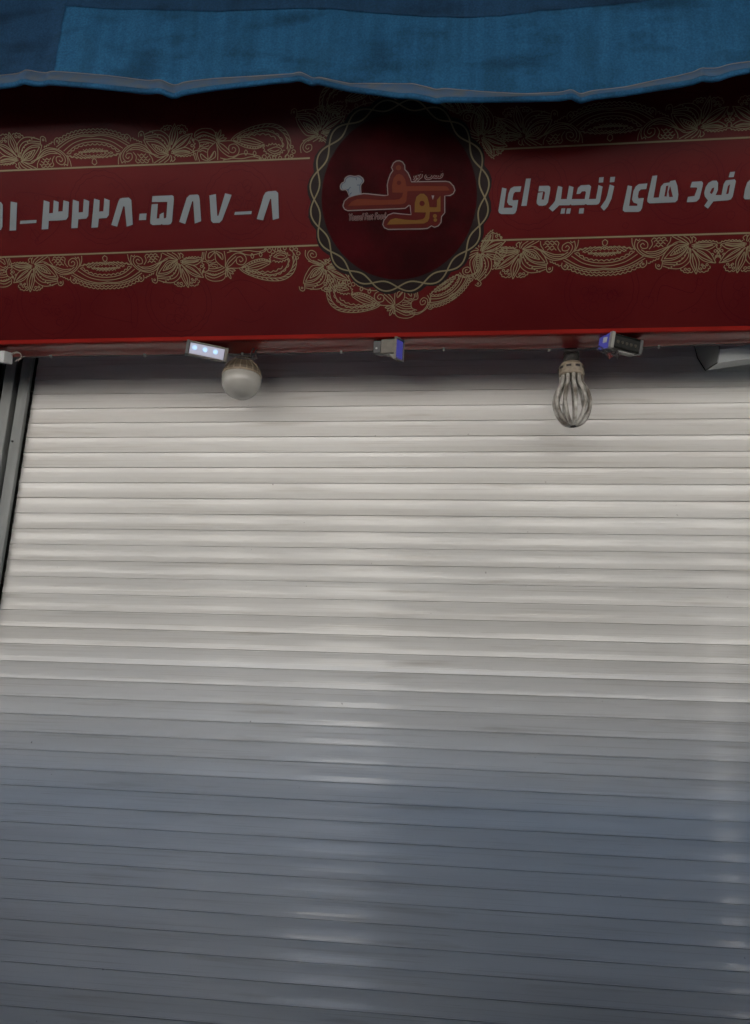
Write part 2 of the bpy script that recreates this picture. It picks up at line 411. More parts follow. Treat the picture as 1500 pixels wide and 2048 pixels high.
def leaf(f, dst, pts1, pts2, rib=True):
    a = smooth_stroke(f, pts1); b = smooth_stroke(f, pts2); dst.append(a); dst.append(b)
    if rib:
        m = [(Vector(p)*.5 + Vector(q)*.5) for p, q in zip(a, b)] if len(a) == len(b) else a
        dst.append(m[2:-3])
f = ZA
leaf(f, FL, [(325,405),(220,385),(115,412)], [(325,415),(200,455),(115,412)])
leaf(f, FL, [(318,420),(190,470),(138,578)], [(325,440),(240,550),(138,578)])
leaf(f, FL, [(322,440),(272,560),(304,670)], [(332,440),(345,560),(304,670)], False)
leaf(f, FL, [(322,480),(296,570),(304,640)], [(326,480),(322,570),(304,640)], False)
FL.append(smooth_stroke(f, [(316,430),(230,480),(165,555)])); FL.append(smooth_stroke(f, [(322,440),(250,520),(160,570)]))
FL.append(smooth_stroke(f, [(310,408),(220,405),(150,412)])); FL.append(smooth_stroke(f, [(310,414),(220,430),(150,416)]))
for p in ([(338,430),(345,540),(420,605),(500,608),(575,580)], [(343,430),(365,520),(440,575),(575,560)], [(348,425),(400,520),(480,555),(580,540)],
          [(352,418),(410,490),(490,530),(585,530)], [(345,395),(450,370),(540,450),(585,530)], [(350,400),(440,400),(500,450),(560,515)],
          [(350,408),(400,470),(470,510),(560,515)], [(360,405),(430,415),(470,440),(510,490)], [(360,410),(400,450),(450,475),(510,490)],
          [(365,405),(420,430),(480,475)]):
    FL.append(smooth_stroke(f, p))
for k in range(8):
    t = k/7; FL.append(circ(f, 362 + 165*t, 470 + 135*math.sin(t*1.35), 5, 5))
for k in range(6): FL.append([f(385 + k*17, 400 + k*10), f(378 + k*17, 428 + k*10)])
FL += arcs(f, resample([(95,400),(130,378),(215,368),(290,378)], 7), 10, 1) + arcs(f, resample([(115,420),(105,490),(140,545)], 4), 12, -1)
FL += arcs(f, resample([(190,600),(220,645),(285,640)], 4), 12, 1) + arcs(f, resample([(330,640),(390,645),(425,610)], 4), 12, 1)
for p in ((235,610,13),(265,625,10),(210,590,10),(360,625,12),(390,620,10),(135,470,12),(160,500,9),(130,520,9),(250,590,9)): FL.append(circ(f, *p, 7))
FL += [smooth_stroke(f, [(575,545),(588,595),(610,607),(632,590),(632,555)]), circ(f, 609, 575, 9, 6), smooth_stroke(f, [(300,375),(285,350),(310,330),(320,370)]),
       smooth_stroke(f, [(330,390),(345,350),(385,318)]), smooth_stroke(f, [(345,392),(385,350),(435,318)]), smooth_stroke(f, [(355,395),(410,360),(480,316)]),
       smooth_stroke(f, [(320,385),(318,350),(330,325)])]
# swirl
SW += [smooth_stroke(f, [(440,380),(520,415),(600,470),(690,480),(760,430),(775,370),(735,332),(690,360),(695,405),(735,408),(750,380),(728,362),(715,380)]),
       smooth_stroke(f, [(480,390),(560,420),(640,445),(710,440)]), smooth_stroke(f, [(510,400),(590,450),(680,462),(745,420)]),
       smooth_stroke(f, [(520,430),(580,480),(650,497),(740,470),(790,415),(800,370),(785,320)]), smooth_stroke(f, [(818,308),(818,360),(800,420)]),
       smooth_stroke(f, [(655,335),(650,380),(680,420)]), smooth_stroke(f, [(750,318),(765,335),(785,318)]), smooth_stroke(f, [(490,320),(500,360),(530,400)])]
for yy, xs in ((335, (530,570,610,650)), (358, (520,560,600,635)), (382, (540,580,620)), (405, (560,600,640))):
    for a, b in zip(xs, xs[1:]): SW += arcs(f, [(a, yy), (b, yy)], 16, -1)
SW += arcs(f, resample([(600,500),(650,520),(700,545)], 4), 12, 1)
# half of the arch; the centre is x = 1045
for p in ([(790,432),(870,490),(960,518),(1045,524)], [(765,458),(860,520),(960,548),(1045,552)], [(715,482),(830,548),(950,580),(1045,570)],
          [(700,500),(820,566),(950,592),(1045,584)]): DO.append(smooth_stroke(f, p))
DO += arcs(f, resample([(730,530),(820,575),(930,602),(1045,604)], 9), 13, 1) + arcs(f, resample([(735,560),(820,600),(930,625),(1045,625)], 8), 16, 1)
DO += arcs(f, resample([(800,430),(880,485),(960,505),(1045,508)], 6), 15, -1)
DO += [smooth_stroke(f, [(690,520),(690,560),(720,585),(745,560),(720,530)]), circ(f, 716, 553, 8, 6)]
for r_ in range(4):
    x0_, y0_ = 815 + r_*45, 408 + r_*17; n_ = 6 - r_; xs = [(x0_ + (1045 - x0_)*k/(2*n_), y0_ + (-16 if k % 2 else 0) - 24*k/(2*n_)*(1 if r_ < 2 else -.2)) for k in range(2*n_ + 1)]
    DO.append([f(*p) for p in xs])
    if r_ in (1, 2): DO.append([f(x, 2*y0_ - y - 14) for x, y in xs])
DO += arcs(f, resample([(800,405),(900,375),(1000,372),(1045,380)], 6), 12, 1)
DO.append([f(*p) for p in ((1045,305),(1022,325),(1026,350),(1045,370))])
# tulip and paisley
f = ZB
for p in ([(575,228),(522,250),(520,292),(575,235)], [(580,230),(638,258),(638,305),(580,240)], [(575,240),(550,262),(530,285)], [(582,242),(610,265),(630,295)],
          [(500,230),(490,300),(540,335),(590,325)], [(575,240),(585,320),(660,380)], [(655,230),(666,300),(665,375)], [(465,240),(460,310),(500,325)], [(478,240),(474,300)],
          [(488,430),(500,470),(560,495),(640,485),(670,440),(665,385)], [(490,420),(570,445),(660,402)], [(498,445),(570,468),(664,425)], [(510,400),(580,408),(650,382)],
          [(520,385),(580,385),(635,368)], [(515,355),(560,345),(600,355)], [(500,330),(520,350),(515,400),(470,420)], [(510,310),(540,318),(570,300)],
          [(665,375),(690,310),(760,250),(830,262),(850,310),(820,350),(770,340),(765,295),(800,280),(822,308),(800,325),(790,308)], [(680,375),(720,350),(765,300)], [(675,378),(700,330),(760,275)],
          [(670,380),(790,380),(850,360)]): TU.append(smooth_stroke(f, p))
TU += arcs(f, resample([(510,418),(580,432),(650,405)], 6), 8, 1) + arcs(f, resample([(520,352),(560,362),(600,368)], 3), 8, 1)
for a_, l_ in ((10, 80), (35, 75), (65, 95), (90, 70)):
    c_, s_ = math.cos(R(a_)), math.sin(R(a_)); x_, y_ = 675, 388
    TU.append(smooth_stroke(f, [(x_, y_), (x_ + c_*l_*.6 - s_*10, y_ + s_*l_*.6 + c_*10), (x_ + c_*l_, y_ + s_*l_), (x_ + c_*l_*.6 + s_*10, y_ + s_*l_*.6 - c_*10), (x_, y_)]))
PO = [(790,385),(850,430),(1000,482),(1150,490),(1250,440),(1292,350),(1280,270),(1235,210)]
PI_ = [(810,390),(900,438),(1040,466),(1160,462),(1235,410),(1265,335),(1255,275)]
PQ = [(850,400),(980,425),(1080,438),(1175,402),(1220,335),(1215,290)]
for p in (PO, PI_, PQ, [(800,380),(900,318),(1000,298),(1070,330)], [(810,385),(900,340),(1000,315),(1062,330)], [(850,398),(960,390),(1060,340)], [(840,390),(940,370),(1040,335)],
          [(860,375),(940,345),(1030,325)], [(830,370),(850,380),(845,410)], [(850,355),(872,375),(866,408)], [(1090,280),(1130,250),(1180,250),(1210,275),(1165,300),(1090,280)],
          [(1110,278),(1150,264),(1190,274)], [(680,245),(740,230),(800,242),(850,262),(920,262),(1020,232)], [(700,225),(780,235),(860,225),(960,235),(1030,210)]):
    PA.append(smooth_stroke(f, p))
for a, b in zip(resample(PO, 16)[2:-1], resample(PI_, 16)[2:-1]): PA.append([f(*a), f(*b)])
PA += arcs(f, resample(PQ, 10), 16, 1) + arcs(f, resample([(1060,330),(1050,280),(1100,230),(1180,225),(1240,265)], 9), 13, 1) + arcs(f, resample([(1080,320),(1140,335),(1220,310)], 5), 13, -1)
PA += arcs(f, resample([(900,395),(1000,405),(1100,400),(1170,360)], 6), 14, 1)
for k in range(9): t = k/8; PA.append(circ(f, 880 + 175*t, 345 - 42*math.sin(t*2.4), 5, 5))
for cx_, cy_ in ((905,272),(978,258)): PA.append(smooth_stroke(f, [(cx_ - 6, cy_ - 22), (cx_ - 14, cy_ + 2), (cx_, cy_ + 22), (cx_ + 12, cy_ + 2), (cx_ - 6, cy_ - 22)]))
for cx_, cy_, r_ in ((1055,225,18),(1095,210,15),(1250,210,18),(1290,215,14),(1310,250,16),(1300,290,12),(1020,215,10),(1140,212,14),(1190,206,14)): PA.append(circ(f, cx_, cy_, r_, 7))

_a0, _a1 = ZA(1045, 305), ZA(1045, 640)
for st in DO:
    for i, p in enumerate(st):
        ax = _a0.x + (_a1.x - _a0.x)*(p[1] - _a0.y)/(_a1.y - _a0.y); wgt = max(0, min(1, 1 - (ax - p[0])/.45))
        st[i] = Vector((p[0] + (S(209, 507).x - ax)*wgt, p[1]))
bl, br = S(0, 515.5), S(640, 488.5)                           # lower gold line, left stretch
tl, tr = S(0, 340), S(620, 317.5)
bl2, br2 = S(960, 481), S(1500, 467.5)
tl2, tr2 = S(985, 300), S(1500, 275)
VB = (bl.y + br.y + bl2.y + br2.y)/4; VT = (tl.y + tr.y + tl2.y + tr2.y)/4
MC = S(797, 397); MRX = (S(979, 390) - S(619, 410)).length/2; 
OFF = Vector((S(209, 507).x, VB))                             # origin of the arch motif
def place(dst, strokes, flipx=False, flipy=False, at_=None, origin=None, rot=0.0, sc=1.0):
    o = origin; c, s = math.cos(rot), math.sin(rot)
    for st in strokes:
        q = []
        for p in st:
            d = (Vector((p[0], p[1])) - o)*sc
            if flipx: d.x = -d.x
            d = Vector((c*d.x - s*d.y, s*d.x + c*d.y))
            if flipy: d.y = -d.y
            q.append(at_ + d)
        dst.append(q)
def lace_run(dst, x0s, dbl, v, up):
    """arches centred at x0s (board units) and tulip runs beginning after the arches listed in dbl"""
    for x in x0s:
        for fx in (False, True): place(dst, FL + SW + DO, fx, up, Vector((x, v)), OFF)
    for x, fx in dbl: place(dst, TU + PA, fx, up, Vector((x, v)), OFF)
lace = []
arch_w = S(395.5, 500).x - OFF.x
XLft = OFF.x; XRgt = S(1210, 480).x; XR2 = XRgt + 2*abs(S(1120, 480).x - S(1000, 480).x)*0 + (S(1500, 470).x - S(1388, 475).x)*1.0 + 2*(S(1388, 478).x - XRgt) - 0.012
for v, up in ((VB, False), (VT, True)):
    lace_run(lace, [XLft, XRgt, XR2], [(XLft, False), (XLft, True)], v, up)
# garland round the medallion (and its mirror image above)
gar = []
fo = S(66, 529)                                               # flower foot
place(gar, FL, True, False, S(651, 532), fo, R(6), 0.95)
place(gar, FL, True, False, S(958, 502), fo, R(55), 0.9)
place(gar, SW[:1] + SW[3:4], True, False, S(648, 500), S(120, 520), R(5), 0.9)
to = ZB(665, 380)
place(gar, PA, True, False, S(790, 611), to, R(-9), 0.95)
place(gar, TU, True, False, S(790, 611), to, R(-4), 0.95)
do = ZA(1045, 560)
dof = DO + [[Vector((2*do.x - p[0], p[1])) for p in st] for st in DO]
place(gar, dof, False, False, S(902, 588), do, R(33), 0.72)
place(gar, SW[:1] + SW[3:5], False, False, S(850, 606), ZA(740, 400), R(20), 0.8)
place(gar, SW[:1] + SW[3:5], True, False, S(935, 545), ZA(740, 400), R(50), 0.8)
lace += gar
lace += [[Vector((p.x, 2*MC.y - p.y)) for p in st] for st in gar]
bm = bmesh.new(); WD = 0.0021
kk = 0
for st in lace:
    kk += 1; st2 = [p for p in st if ((p.x - MC.x)**2 + (p.y - MC.y)**2)**.5 > MRX*0.985]
    if len(st2) == len(st): ribbon(bm, st2, WD, LZ*(1 + .15*(kk % 4)))
    else:
        run = []
        for p in list(st) + [None]:
            if p is not None and ((p.x - MC.x)**2 + (p.y - MC.y)**2)**.5 > MRX*0.985: run.append(p)
            else:
                if len(run) > 1: ribbon(bm, run, WD, LZ*(1 + .15*(kk % 4)))
                run = []
obj('lace_border', bm, M_gold, sg)
bm = bmesh.new()
for a, b, wl in ((bl, br, .0042), (tl, tr, .0042), (bl2, br2 , .0042), (tl2, tr2, .0042)):
    d = (b - a); a2 = a - d*0.35 if a.x < -0.7 else a; b2 = b + d*.5 if b.x > 0.5 else b
    ribbon(bm, [Vector((a2.x, a2.y*.5 + .5*(VB if abs(a.y - VB) < .1 else VT))), Vector((b2.x, b2.y*.5 + .5*(VB if abs(a.y - VB) < .1 else VT)))], wl, LZ*1.8)
obj('gold_line', bm, M_gold, sg)
# faint tone-on-tone food drawings in the print
bml, bmr = bmesh.new(), bmesh.new(); rng = random.Random(3)
def hand(pts, closed=False, wd=.0016): ribbon(bml if pts[0][0] < MC.x else bmr, pts, wd, LZ*.5, closed)
def ring(c, r, n=40, wob=.02): return [c + Vector((math.cos(2*math.pi*k/n), math.sin(2*math.pi*k/n)))*r*(1 + wob*math.sin(k*3)) for k in range(n)]
PZ = S(1203, 582); step = (S(606, 604) - S(336, 600)).x
for row in range(3):
    for i in range(-6, 4):
        c = PZ + Vector((i*step + (row % 2)*step*.5, row*.26))
        if abs(c.x - MC.x) < MRX*1.1 and abs(c.y - MC.y) < MRX*1.1: continue
        r = .098
        hand(ring(c, r), True); hand(ring(c, r*.86), True)
        for _ in range(11): hand(ring(c + Vector((rng.uniform(-.6, .6), rng.uniform(-.6, .6)))*r*.9, r*rng.uniform(.08, .17), 9, .1), True, .0012)
        for _ in range(5):
            a = c + Vector((rng.uniform(-.6, .6), rng.uniform(-.6, .6)))*r; hand(catmull([a, a + Vector((.012, .008)), a + Vector((.022, -.006)), a + Vector((.034, .004))], 4), wd=.0012)
        q = c + Vector((step*.5, .0))                         # slice of pizza, cup, squiggle between two rounds
        k = rng.randrange(3); rot = Matrix.Rotation(rng.uniform(0, 6.28), 2)
        if k == 0: shapes = [[(-.07,.045),(.0,-.075),(.07,.045)], [(-.075,.05),(0,.075),(.075,.05),(.07,.035),(0,.055),(-.07,.035)]]
        elif k == 1: shapes = [[(-.04,-.06),(-.05,.05),(.05,.05),(.04,-.06),(-.04,-.06)], [(-.06,.05),(-.03,.075),(.03,.075),(.06,.05)], [(.0,.07),(.02,.11)]]
        else: shapes = [[(-.06,0),(-.03,.03),(0,0),(.03,-.03),(.06,0)], [(-.07,-.03),(-.02,-.05),(.03,-.05),(.075,-.02)], [(-.06,.04),(-.02,.06),(.03,.055)]]
        for s_ in shapes: hand(catmull([q + rot @ Vector(p) for p in s_], 5))
        for _ in range(5):
            a = c + Vector((rng.uniform(.3, .7)*step, rng.uniform(-.11, .13))); hand(ring(a, rng.uniform(.005, .016), 9, .15), True, .0012)
obj('faint_drawings', bml, M_line, sg); obj('faint_drawings', bmr, M_line, sg)

# medallion
md = obj('medallion', None or (lambda b: (poly(b, [MC + Vector((math.cos(2*math.pi*k/80), math.sin(2*math.pi*k/80)))*MRX*(1.0 + .048*abs(math.sin(k/80*10*2*math.pi)))*0.985 for k in range(80)], LZ*2.2), b)[1])(bmesh.new()), M_disc_b, sg)
rad = MRX*.945; dep = MRX*.052
def dring(r, n=96): return [MC + Vector((math.cos(2*math.pi*k/n), math.sin(2*math.pi*k/n)))*r for k in range(n)]
def disc_mat():
    m = M_disc; t = m.node_tree; b = t.nodes['Principled BSDF']; N = t.nodes.new; L = t.links.new
    n = N('ShaderNodeTexNoise'); n.inputs['Scale'].default_value = 90; n.inputs['Detail'].default_value = 4
    tc = N('ShaderNodeTexCoord'); L(tc.outputs['Object'], n.inputs['Vector'])
    bp = N('ShaderNodeBump'); bp.inputs['Strength'].default_value = .25; bp.inputs['Distance'].default_value = .002; L(n.outputs['Fac'], bp.inputs['Height']); L(bp.outputs[0], b.inputs['Normal'])
disc_mat()
bm = bmesh.new(); poly(bm, dring(MRX*.86), LZ*3); obj('face', bm, M_disc, md)
for i, sgn in enumerate((1, -1)):
    bm = bmesh.new(); n = 240
    ribbon(bm, [MC + Vector((math.cos(2*math.pi*k/n), math.sin(2*math.pi*k/n)))*(rad + sgn*dep*math.sin(20*math.pi*k/n + .25)) for k in range(n)], (.0039), LZ*(3.6 + .6*i), True)
    obj('braided_ring', bm, M_gold2, md)

# logo
def ZL(x, y): return S(640 + x/4.6875, 300 + y/4.6875)
lg = [(410,410),(450,412),(520,420),(600,428),(638,425),(632,330),(640,290),(660,230),(685,195),(672,165),(690,125),(715,106),(745,102),(775,115),(795,145),(797,185),(825,215),(848,265),(857,300),
      (1020,297),(1180,295),(1215,302),(1252,340),(1265,378),(1250,410),(1220,428),(1170,432),(1170,590),(1140,625),(1135,680),(1110,712),(1075,725),(1045,712),(1010,735),(960,740),(640,745),(605,730),(590,700),
      (600,660),(640,610),(690,592),(760,600),(855,608),(845,520),(835,520),(800,548),(740,552),(260,570),(230,555),(217,525),(230,480),(270,445),(330,425)]
lgp = [ZL(*p) for p in lg]
bm = bmesh.new(); poly(bm, lgp, LZ*4); lo = obj('logo', bm, M_lred, sg)
bm = bmesh.new(); ribbon(bm, lgp, .0026, LZ*4.8, True)
poly(bm, [ZL(1046,428), ZL(1072,428), ZL(1058,470)], LZ*5.6)
obj('outline', bm, M_lout, lo)
def hole_fill(bm, pts, z): poly(bm, [ZL(*p) for p in pts], z)
U1 = [(680,400),(678,330),(690,270),(715,235),(745,225),(775,240),(800,280),(812,342),(1000,340),(1180,342),(1200,355),(1215,380),(1190,382),(830,386),(820,388),(815,440),(810,480),(795,500),(760,510),(265,525),(300,485),(350,462),(420,460),(560,470),(700,468),(745,462),(770,440),(780,402)]
U2 = [(888,585),(890,500),(905,440),(940,412),(975,412),(1005,440),(1022,500),(1027,538),(1085,540),(1096,535),(1098,470),(1130,430),(1130,578),(1110,580),(1030,582),(1025,640),(1010,672),(975,690),(630,700),(660,655),(710,640),(800,655),(900,660),(965,650),(985,630),(995,587)]
bm = bmesh.new(); hole_fill(bm, U1, LZ*5); poly(bm, circ(ZL, 737, 168, 25, 12)[:-1], LZ*5); obj('upper_letter', bm, M_lor, lo)
bm = bmesh.new(); hole_fill(bm, U2, LZ*5); poly(bm, circ(ZL, 1078, 620, 19, 12)[:-1], LZ*5); poly(bm, circ(ZL, 1082, 657, 17, 12)[:-1], LZ*5.2); obj('lower_letter', bm, M_lye, lo)
for q_ in (circ(ZL, 742, 310, 21, 12)[:-1], circ(ZL, 958, 502, 25, 12)[:-1], [ZL(*p) for p in ((682,402),(778,402),(770,440),(745,448),(700,448),(684,440))]):
    bm = bmesh.new(); poly(bm, q_, LZ*6); obj('letter_eye', bm, M_lred, lo)
hat = [(280,440),(262,395),(245,375),(205,375),(192,345),(205,315),(230,300),(240,265),(280,243),(330,250),(370,245),(405,270),(410,300),(385,335),(388,412)]
hp = [ZL(*p) for p in catmull([Vector(p) for p in hat], 4)]
bm = bmesh.new(); poly(bm, hp, LZ*5.4); ht = obj('chef_hat', bm, M_hat, lo)
bm = bmesh.new(); c_ = ZL(300, 330); ribbon(bm, [c_ + (p - c_)*.90 for p in hp[2:]], .0018, LZ*6.2)
for p in ([(385,335),(365,330),(350,332)], [(262,395),(275,365),(290,350)], [(245,375),(270,372)], [(340,262),(345,285)], [(280,440),(285,415),(300,402)]): ribbon(bm, smooth_stroke(ZL, p, 4), .0018, LZ*6.4)
obj('hat_line', bm, M_hatl, ht)
bm = bmesh.new(); ribbon(bm, hp, .0024, LZ*7); obj('hat_outline', bm, M_lout, ht)
# small scripts on the logo: outlined strokes
def ZS(x, y): return S(815 + x/17.647, 335 + y/17.647)
scr = [[(1215,135),(1216,140)], [(1215,215),(1225,255),(1205,320),(1140,360),(1080,350),(1050,320)], [(1130,300),(1120,350)], [(1050,290),(1040,350),(980,360),(950,320)], [(980,275),(960,340),(900,350)],
       [(890,290),(840,370),(740,405),(660,390),(640,330),(680,280)], [(775,270),(776,275)], [(505,150),(506,156)], [(500,250),(495,330),(430,380),(370,440),(300,500)], [(500,260),(440,310),(480,340)],
       [(370,300),(330,360),(400,350),(350,290)], [(250,300),(260,350),(290,420),(210,470)]]
bm = bmesh.new(); bo = bmesh.new()
for i, st in enumerate(scr):
    q = smooth_stroke(ZS, st, 5); ribbon(bo, q, .0060, LZ*4.4 + .00005*i); ribbon(bm, q, .0027, LZ*5.6 + .00005*i)
sc_ = obj('script_line', bo, M_lout, lo); obj('script_fill', bm, M_lred, sc_)
def ZY(x, y): return S(690 + x/15, 420 + y/15)
def script_word(txt, x0, x1, y0, y1):
    cu = bpy.data.curves.new('lettering', 'FONT'); cu.body = txt; cu.shear = 0.25; cu.size = 1; cu.offset = 0
    to_ = bpy.data.objects.new('lettering', cu); col.objects.link(to_); bpy.context.view_layer.update()
    me = bpy.data.meshes.new_from_object(to_.evaluated_get(bpy.context.evaluated_depsgraph_get())); bpy.data.objects.remove(to_); bpy.data.curves.remove(cu)
    bb = bmesh.new(); bb.from_mesh(me); bpy.data.meshes.remove(me)
    xs = [v.co.x for v in bb.verts]; ys = [v.co.y for v in bb.verts]; a, b, c, d = min(xs), max(xs), min(ys), max(ys)
    for v in bb.verts:
        fx = (v.co.x - a)/(b - a); fy = (v.co.y - c)/(d - c)
        px = x0 + (x1 - x0)*fx; py = y0 + (y1 - y0)*fy - 45*fx
        p = ZY(px, py); v.co = (p.x, p.y, LZ*5.6)
    return bb
bw = script_word('Yousef Fast Food', 130, 1230, 320, 120)
bo = bw.copy()
cen = [v.co.copy() for v in bo.verts]
outl = bmesh.new()
edges = [e for e in bw.edges if len(e.link_faces) == 1]
for i, e in enumerate(edges):
    a, b = e.verts[0].co, e.verts[1].co; ribbon(outl, [a.xy, b.xy], .0022, LZ*4.4 + .0000006*i)
bo.free()
sc2 = obj('latin_script', outl, M_lout, lo); obj('script_fill', bw, M_lred, sc2)

# white lettering
def ZT(x, y): return S(x/3, 160 + y/3)
def ZU(x, y): return S(350 + x/3, 160 + y/3)
def ZD(x, y): return S(270 + x/10, 370 + y/10)
def ZR(x, y): return S(990 + x/6, 340 + y/6)
def ZQ(x, y): return S(1230 + x/5.5556, 330 + y/5.5556)
digits = [
 (ZT, [(-55,735),(8,733),(20,750),(18,880),(8,900),(-55,905)]), (ZT, [(67,730),(105,737),(99,902),(60,904)]), (ZT, [(125,845),(222,840),(220,858),(122,864)]),
 (ZT, [(265,722),(300,733),(297,800),(320,798),(325,722),(355,733),(352,790),(378,788),(383,722),(417,732),(412,820),(400,838),(372,842),(295,846),(292,895),(252,897)]),
 (ZT, [(440,718),(476,730),(474,795),(500,793),(505,715),(538,727),(532,815),(520,832),(472,836),(468,888),(430,890)]),
 (ZT, [(567,712),(600,722),(597,790),(622,788),(628,710),(661,722),(655,810),(642,828),(595,832),(590,884),(550,887)]),
 (ZT, [(722,712),(738,708),(775,706),(790,720),(799,868),(762,880),(750,760),(742,758),(705,880),(670,870),(712,730)]),
 (ZD, [(98,575),(240,570),(228,698),(85,705)]),
 (ZD, [(355,225),(745,208),(778,225),(783,290),(748,730),(720,780),(670,795),(560,797),(540,778),(522,797),(360,803),(315,775),(308,730),(340,388),(463,380),(440,672),(492,670),(500,590),(578,550),(582,668),(620,665),(632,640),(655,338),(345,342)]),
 (ZD, [(1100,200),(1255,190),(1285,215),(1300,300),(1328,725),(1200,772),(1170,330),(1150,325),(1010,780),(890,740),(1040,260)]),
 (ZT, [(1258,693),(1297,685),(1305,815),(1312,815),(1352,680),(1391,690),(1335,840),(1318,857),(1280,858),(1268,845)]),
 (ZU, [(362,792),(462,787),(459,805),(357,810)]),
 (ZU, [(545,675),(560,669),(605,665),(620,678),(625,830),(588,840),(578,715),(572,713),(530,842),(492,835),(533,695)])]
words = [
 (ZR, [(85,213),(138,225),(105,455),(205,455),(212,432),(165,420),(145,385),(160,290),(185,225),(225,200),(315,197),(302,262),(240,265),(222,285),(208,350),(215,365),(278,362),(258,485),(240,520),(215,530),(75,530),(48,515),(40,490)]),
 (ZR, [(372,105),(430,103),(378,430),(315,432)]),
 (ZR, [(530,192),(640,190),(663,205),(662,240),(635,390),(610,422),(570,430),(525,428),(500,405),(498,380),(515,275),(575,265),(558,355),(585,357),(600,275),(592,258),(520,258)]),
 (ZR, [(755,193),(808,207),(790,350),(860,350),(888,188),(942,207),(920,350),(1075,350),(1090,268),(1080,255),(1040,258),(1020,285),(975,290),(995,215),(1030,185),(1130,180),(1152,200),(1125,350),(1210,348),(1240,182),(1290,200),(1258,380),(1240,410),(1215,418),(1105,420),(1088,408),(1070,420),(920,424),(905,413),(890,424),(770,425),(690,500),(645,460),(700,400),(720,370)]),
 (ZR, [(1250,90),(1303,87),(1295,150),(1242,153)]), (ZR, [(1383,85),(1440,82),(1430,145),(1375,150)]),
 (ZR, [(1375,175),(1430,195),(1395,350),(1350,440),(1305,490),(1265,445),(1325,360),(1345,310)]),
 (ZR, [(797,462),(843,461),(833,524),(783,526)]), (ZR, [(862,463),(910,461),(898,524),(850,525)]), (ZR, [(1013,461),(1068,459),(1058,522),(1003,524)]),
 (ZQ, [(140,228),(188,238),(155,455),(245,455),(248,432),(205,420),(187,385),(203,290),(228,240),(262,213),(358,206),(345,268),(285,272),(262,295),(252,350),(258,372),(318,368),(298,480),(280,512),(255,522),(105,522),(85,505),(88,470)]),
 (ZQ, [(413,122),(468,117),(425,365),(485,362),(508,240),(540,205),(605,195),(610,180),(668,170),(690,230),(702,330),(692,390),(665,415),(380,428),(358,410),(357,380)]),
 (ZQ, [(853,188),(960,182),(976,200),(970,240),(935,375),(905,405),(870,412),(795,415),(808,355),(880,345),(912,262),(905,250),(833,250)]),
 (ZQ, [(1035,200),(1080,175),(1125,175),(1142,200),(1140,280),(1115,335),(1180,335),(1205,210),(1230,172),(1325,160),(1340,180),(1305,350),(1285,382),(1250,393),(1090,405),(1030,485),(988,455),(1030,395),(995,350),(988,310),(1005,245)]),
 (ZQ, [(1275,80),(1330,75),(1315,135),(1260,138)]),
 (ZQ, [(1500,165),(1560,165),(1620,200),(1600,380),(1440,383),(1425,365),(1440,270),(1465,195)])]
for st, nm in ((digits, 'digit_lettering'), (words, 'word_lettering')):
    bm = bmesh.new()
    for fz, pts in st: poly(bm, [fz(*p) for p in pts], LZ*3)
    obj(nm, bm, M_letter, sg)
bm = bmesh.new()                                              # counters of the closed letters
for pts in ([(545,350),(565,235),(590,230),(570,352)], [(610,235),(640,355),(600,358),(590,300)], [(1050,310),(1072,262),(1098,250),(1092,290),(1070,325)], [(1230,325),(1250,235),(1275,215),(1262,300),(1255,322)]):
    bm = bmesh.new(); poly(bm, [ZQ(*p) for p in pts], LZ*4); obj('letter_counter', bm, M_red, sg)

# ------------------------------------------------------------------ blue awning in front of the sign's top
aw = empty('awning', 'faded blue canvas awning with a sagging dirty hem over the sign', 'awning')
def canvas(name, ca, cb, cc):
    m = bpy.data.materials.new(name); m.use_nodes = True; t = m.node_tree; b = t.nodes['Principled BSDF']; N = t.nodes.new; L = t.links.new
    tc = N('ShaderNodeTexCoord')
    def noise(sc, st, det):
        mp = N('ShaderNodeMapping'); mp.inputs['Scale'].default_value = st; L(tc.outputs['Object'], mp.inputs['Vector'])
        n = N('ShaderNodeTexNoise'); n.inputs['Scale'].default_value = sc; n.inputs['Detail'].default_value = det; L(mp.outputs[0], n.inputs['Vector']); return n.outputs['Fac']
    def ramp(fv, p0, c0, p1, c1):
        r = N('ShaderNodeValToRGB'); e = r.color_ramp.elements; e[0].position, e[1].position = p0, p1; e[0].color, e[1].color = (*c0, 1), (*c1, 1); L(fv, r.inputs['Fac']); return r.outputs['Color']
    def mul(a, c, f_=1.0):
        x = N('ShaderNodeMix'); x.data_type = 'RGBA'; x.blend_type = 'MULTIPLY'; x.inputs[0].default_value = f_; L(a, x.inputs[6]); L(c, x.inputs[7]); return x.outputs[2]
    c = ramp(noise(3, (1, 1, .6), 6), .3, ca, .7, cb)
    c = mul(c, ramp(noise(11, (3.4, 1, .2), 6), .42, (.80, .82, .84), .6, (1, 1, 1)), .8)      # vertical rain streaks
    c = mul(c, ramp(noise(7, (.8, 1, 2.2), 9),   .52, (1, 1, 1), .72, cc), 1.0)
    c = mul(c, ramp(noise(4, (2.5, 1, 1.2), 10), .5, (1, 1, 1), .66, (.62, .60, .56)), .5)                    # dirt
    c = mul(c, ramp(noise(210, (1, 1, 1), 3), .36, (.62, .62, .64), .65, (1, 1, 1)), .8)
    L(c, b.inputs['Base Color']); b.inputs['Roughness'].default_value = .8; b.inputs['Specular IOR Level'].default_value = .1
    bp = N('ShaderNodeBump'); bp.inputs['Strength'].default_value = .3; bp.inputs['Distance'].default_value = .004
    L(noise(14, (1, 1, 1.6), 6), bp.inputs['Height']); L(bp.outputs[0], b.inputs['Normal'])
    return m
M_blue = canvas('blue_canvas', (.010, .057, .122), (.015, .075, .156), (.5, .5, .5))
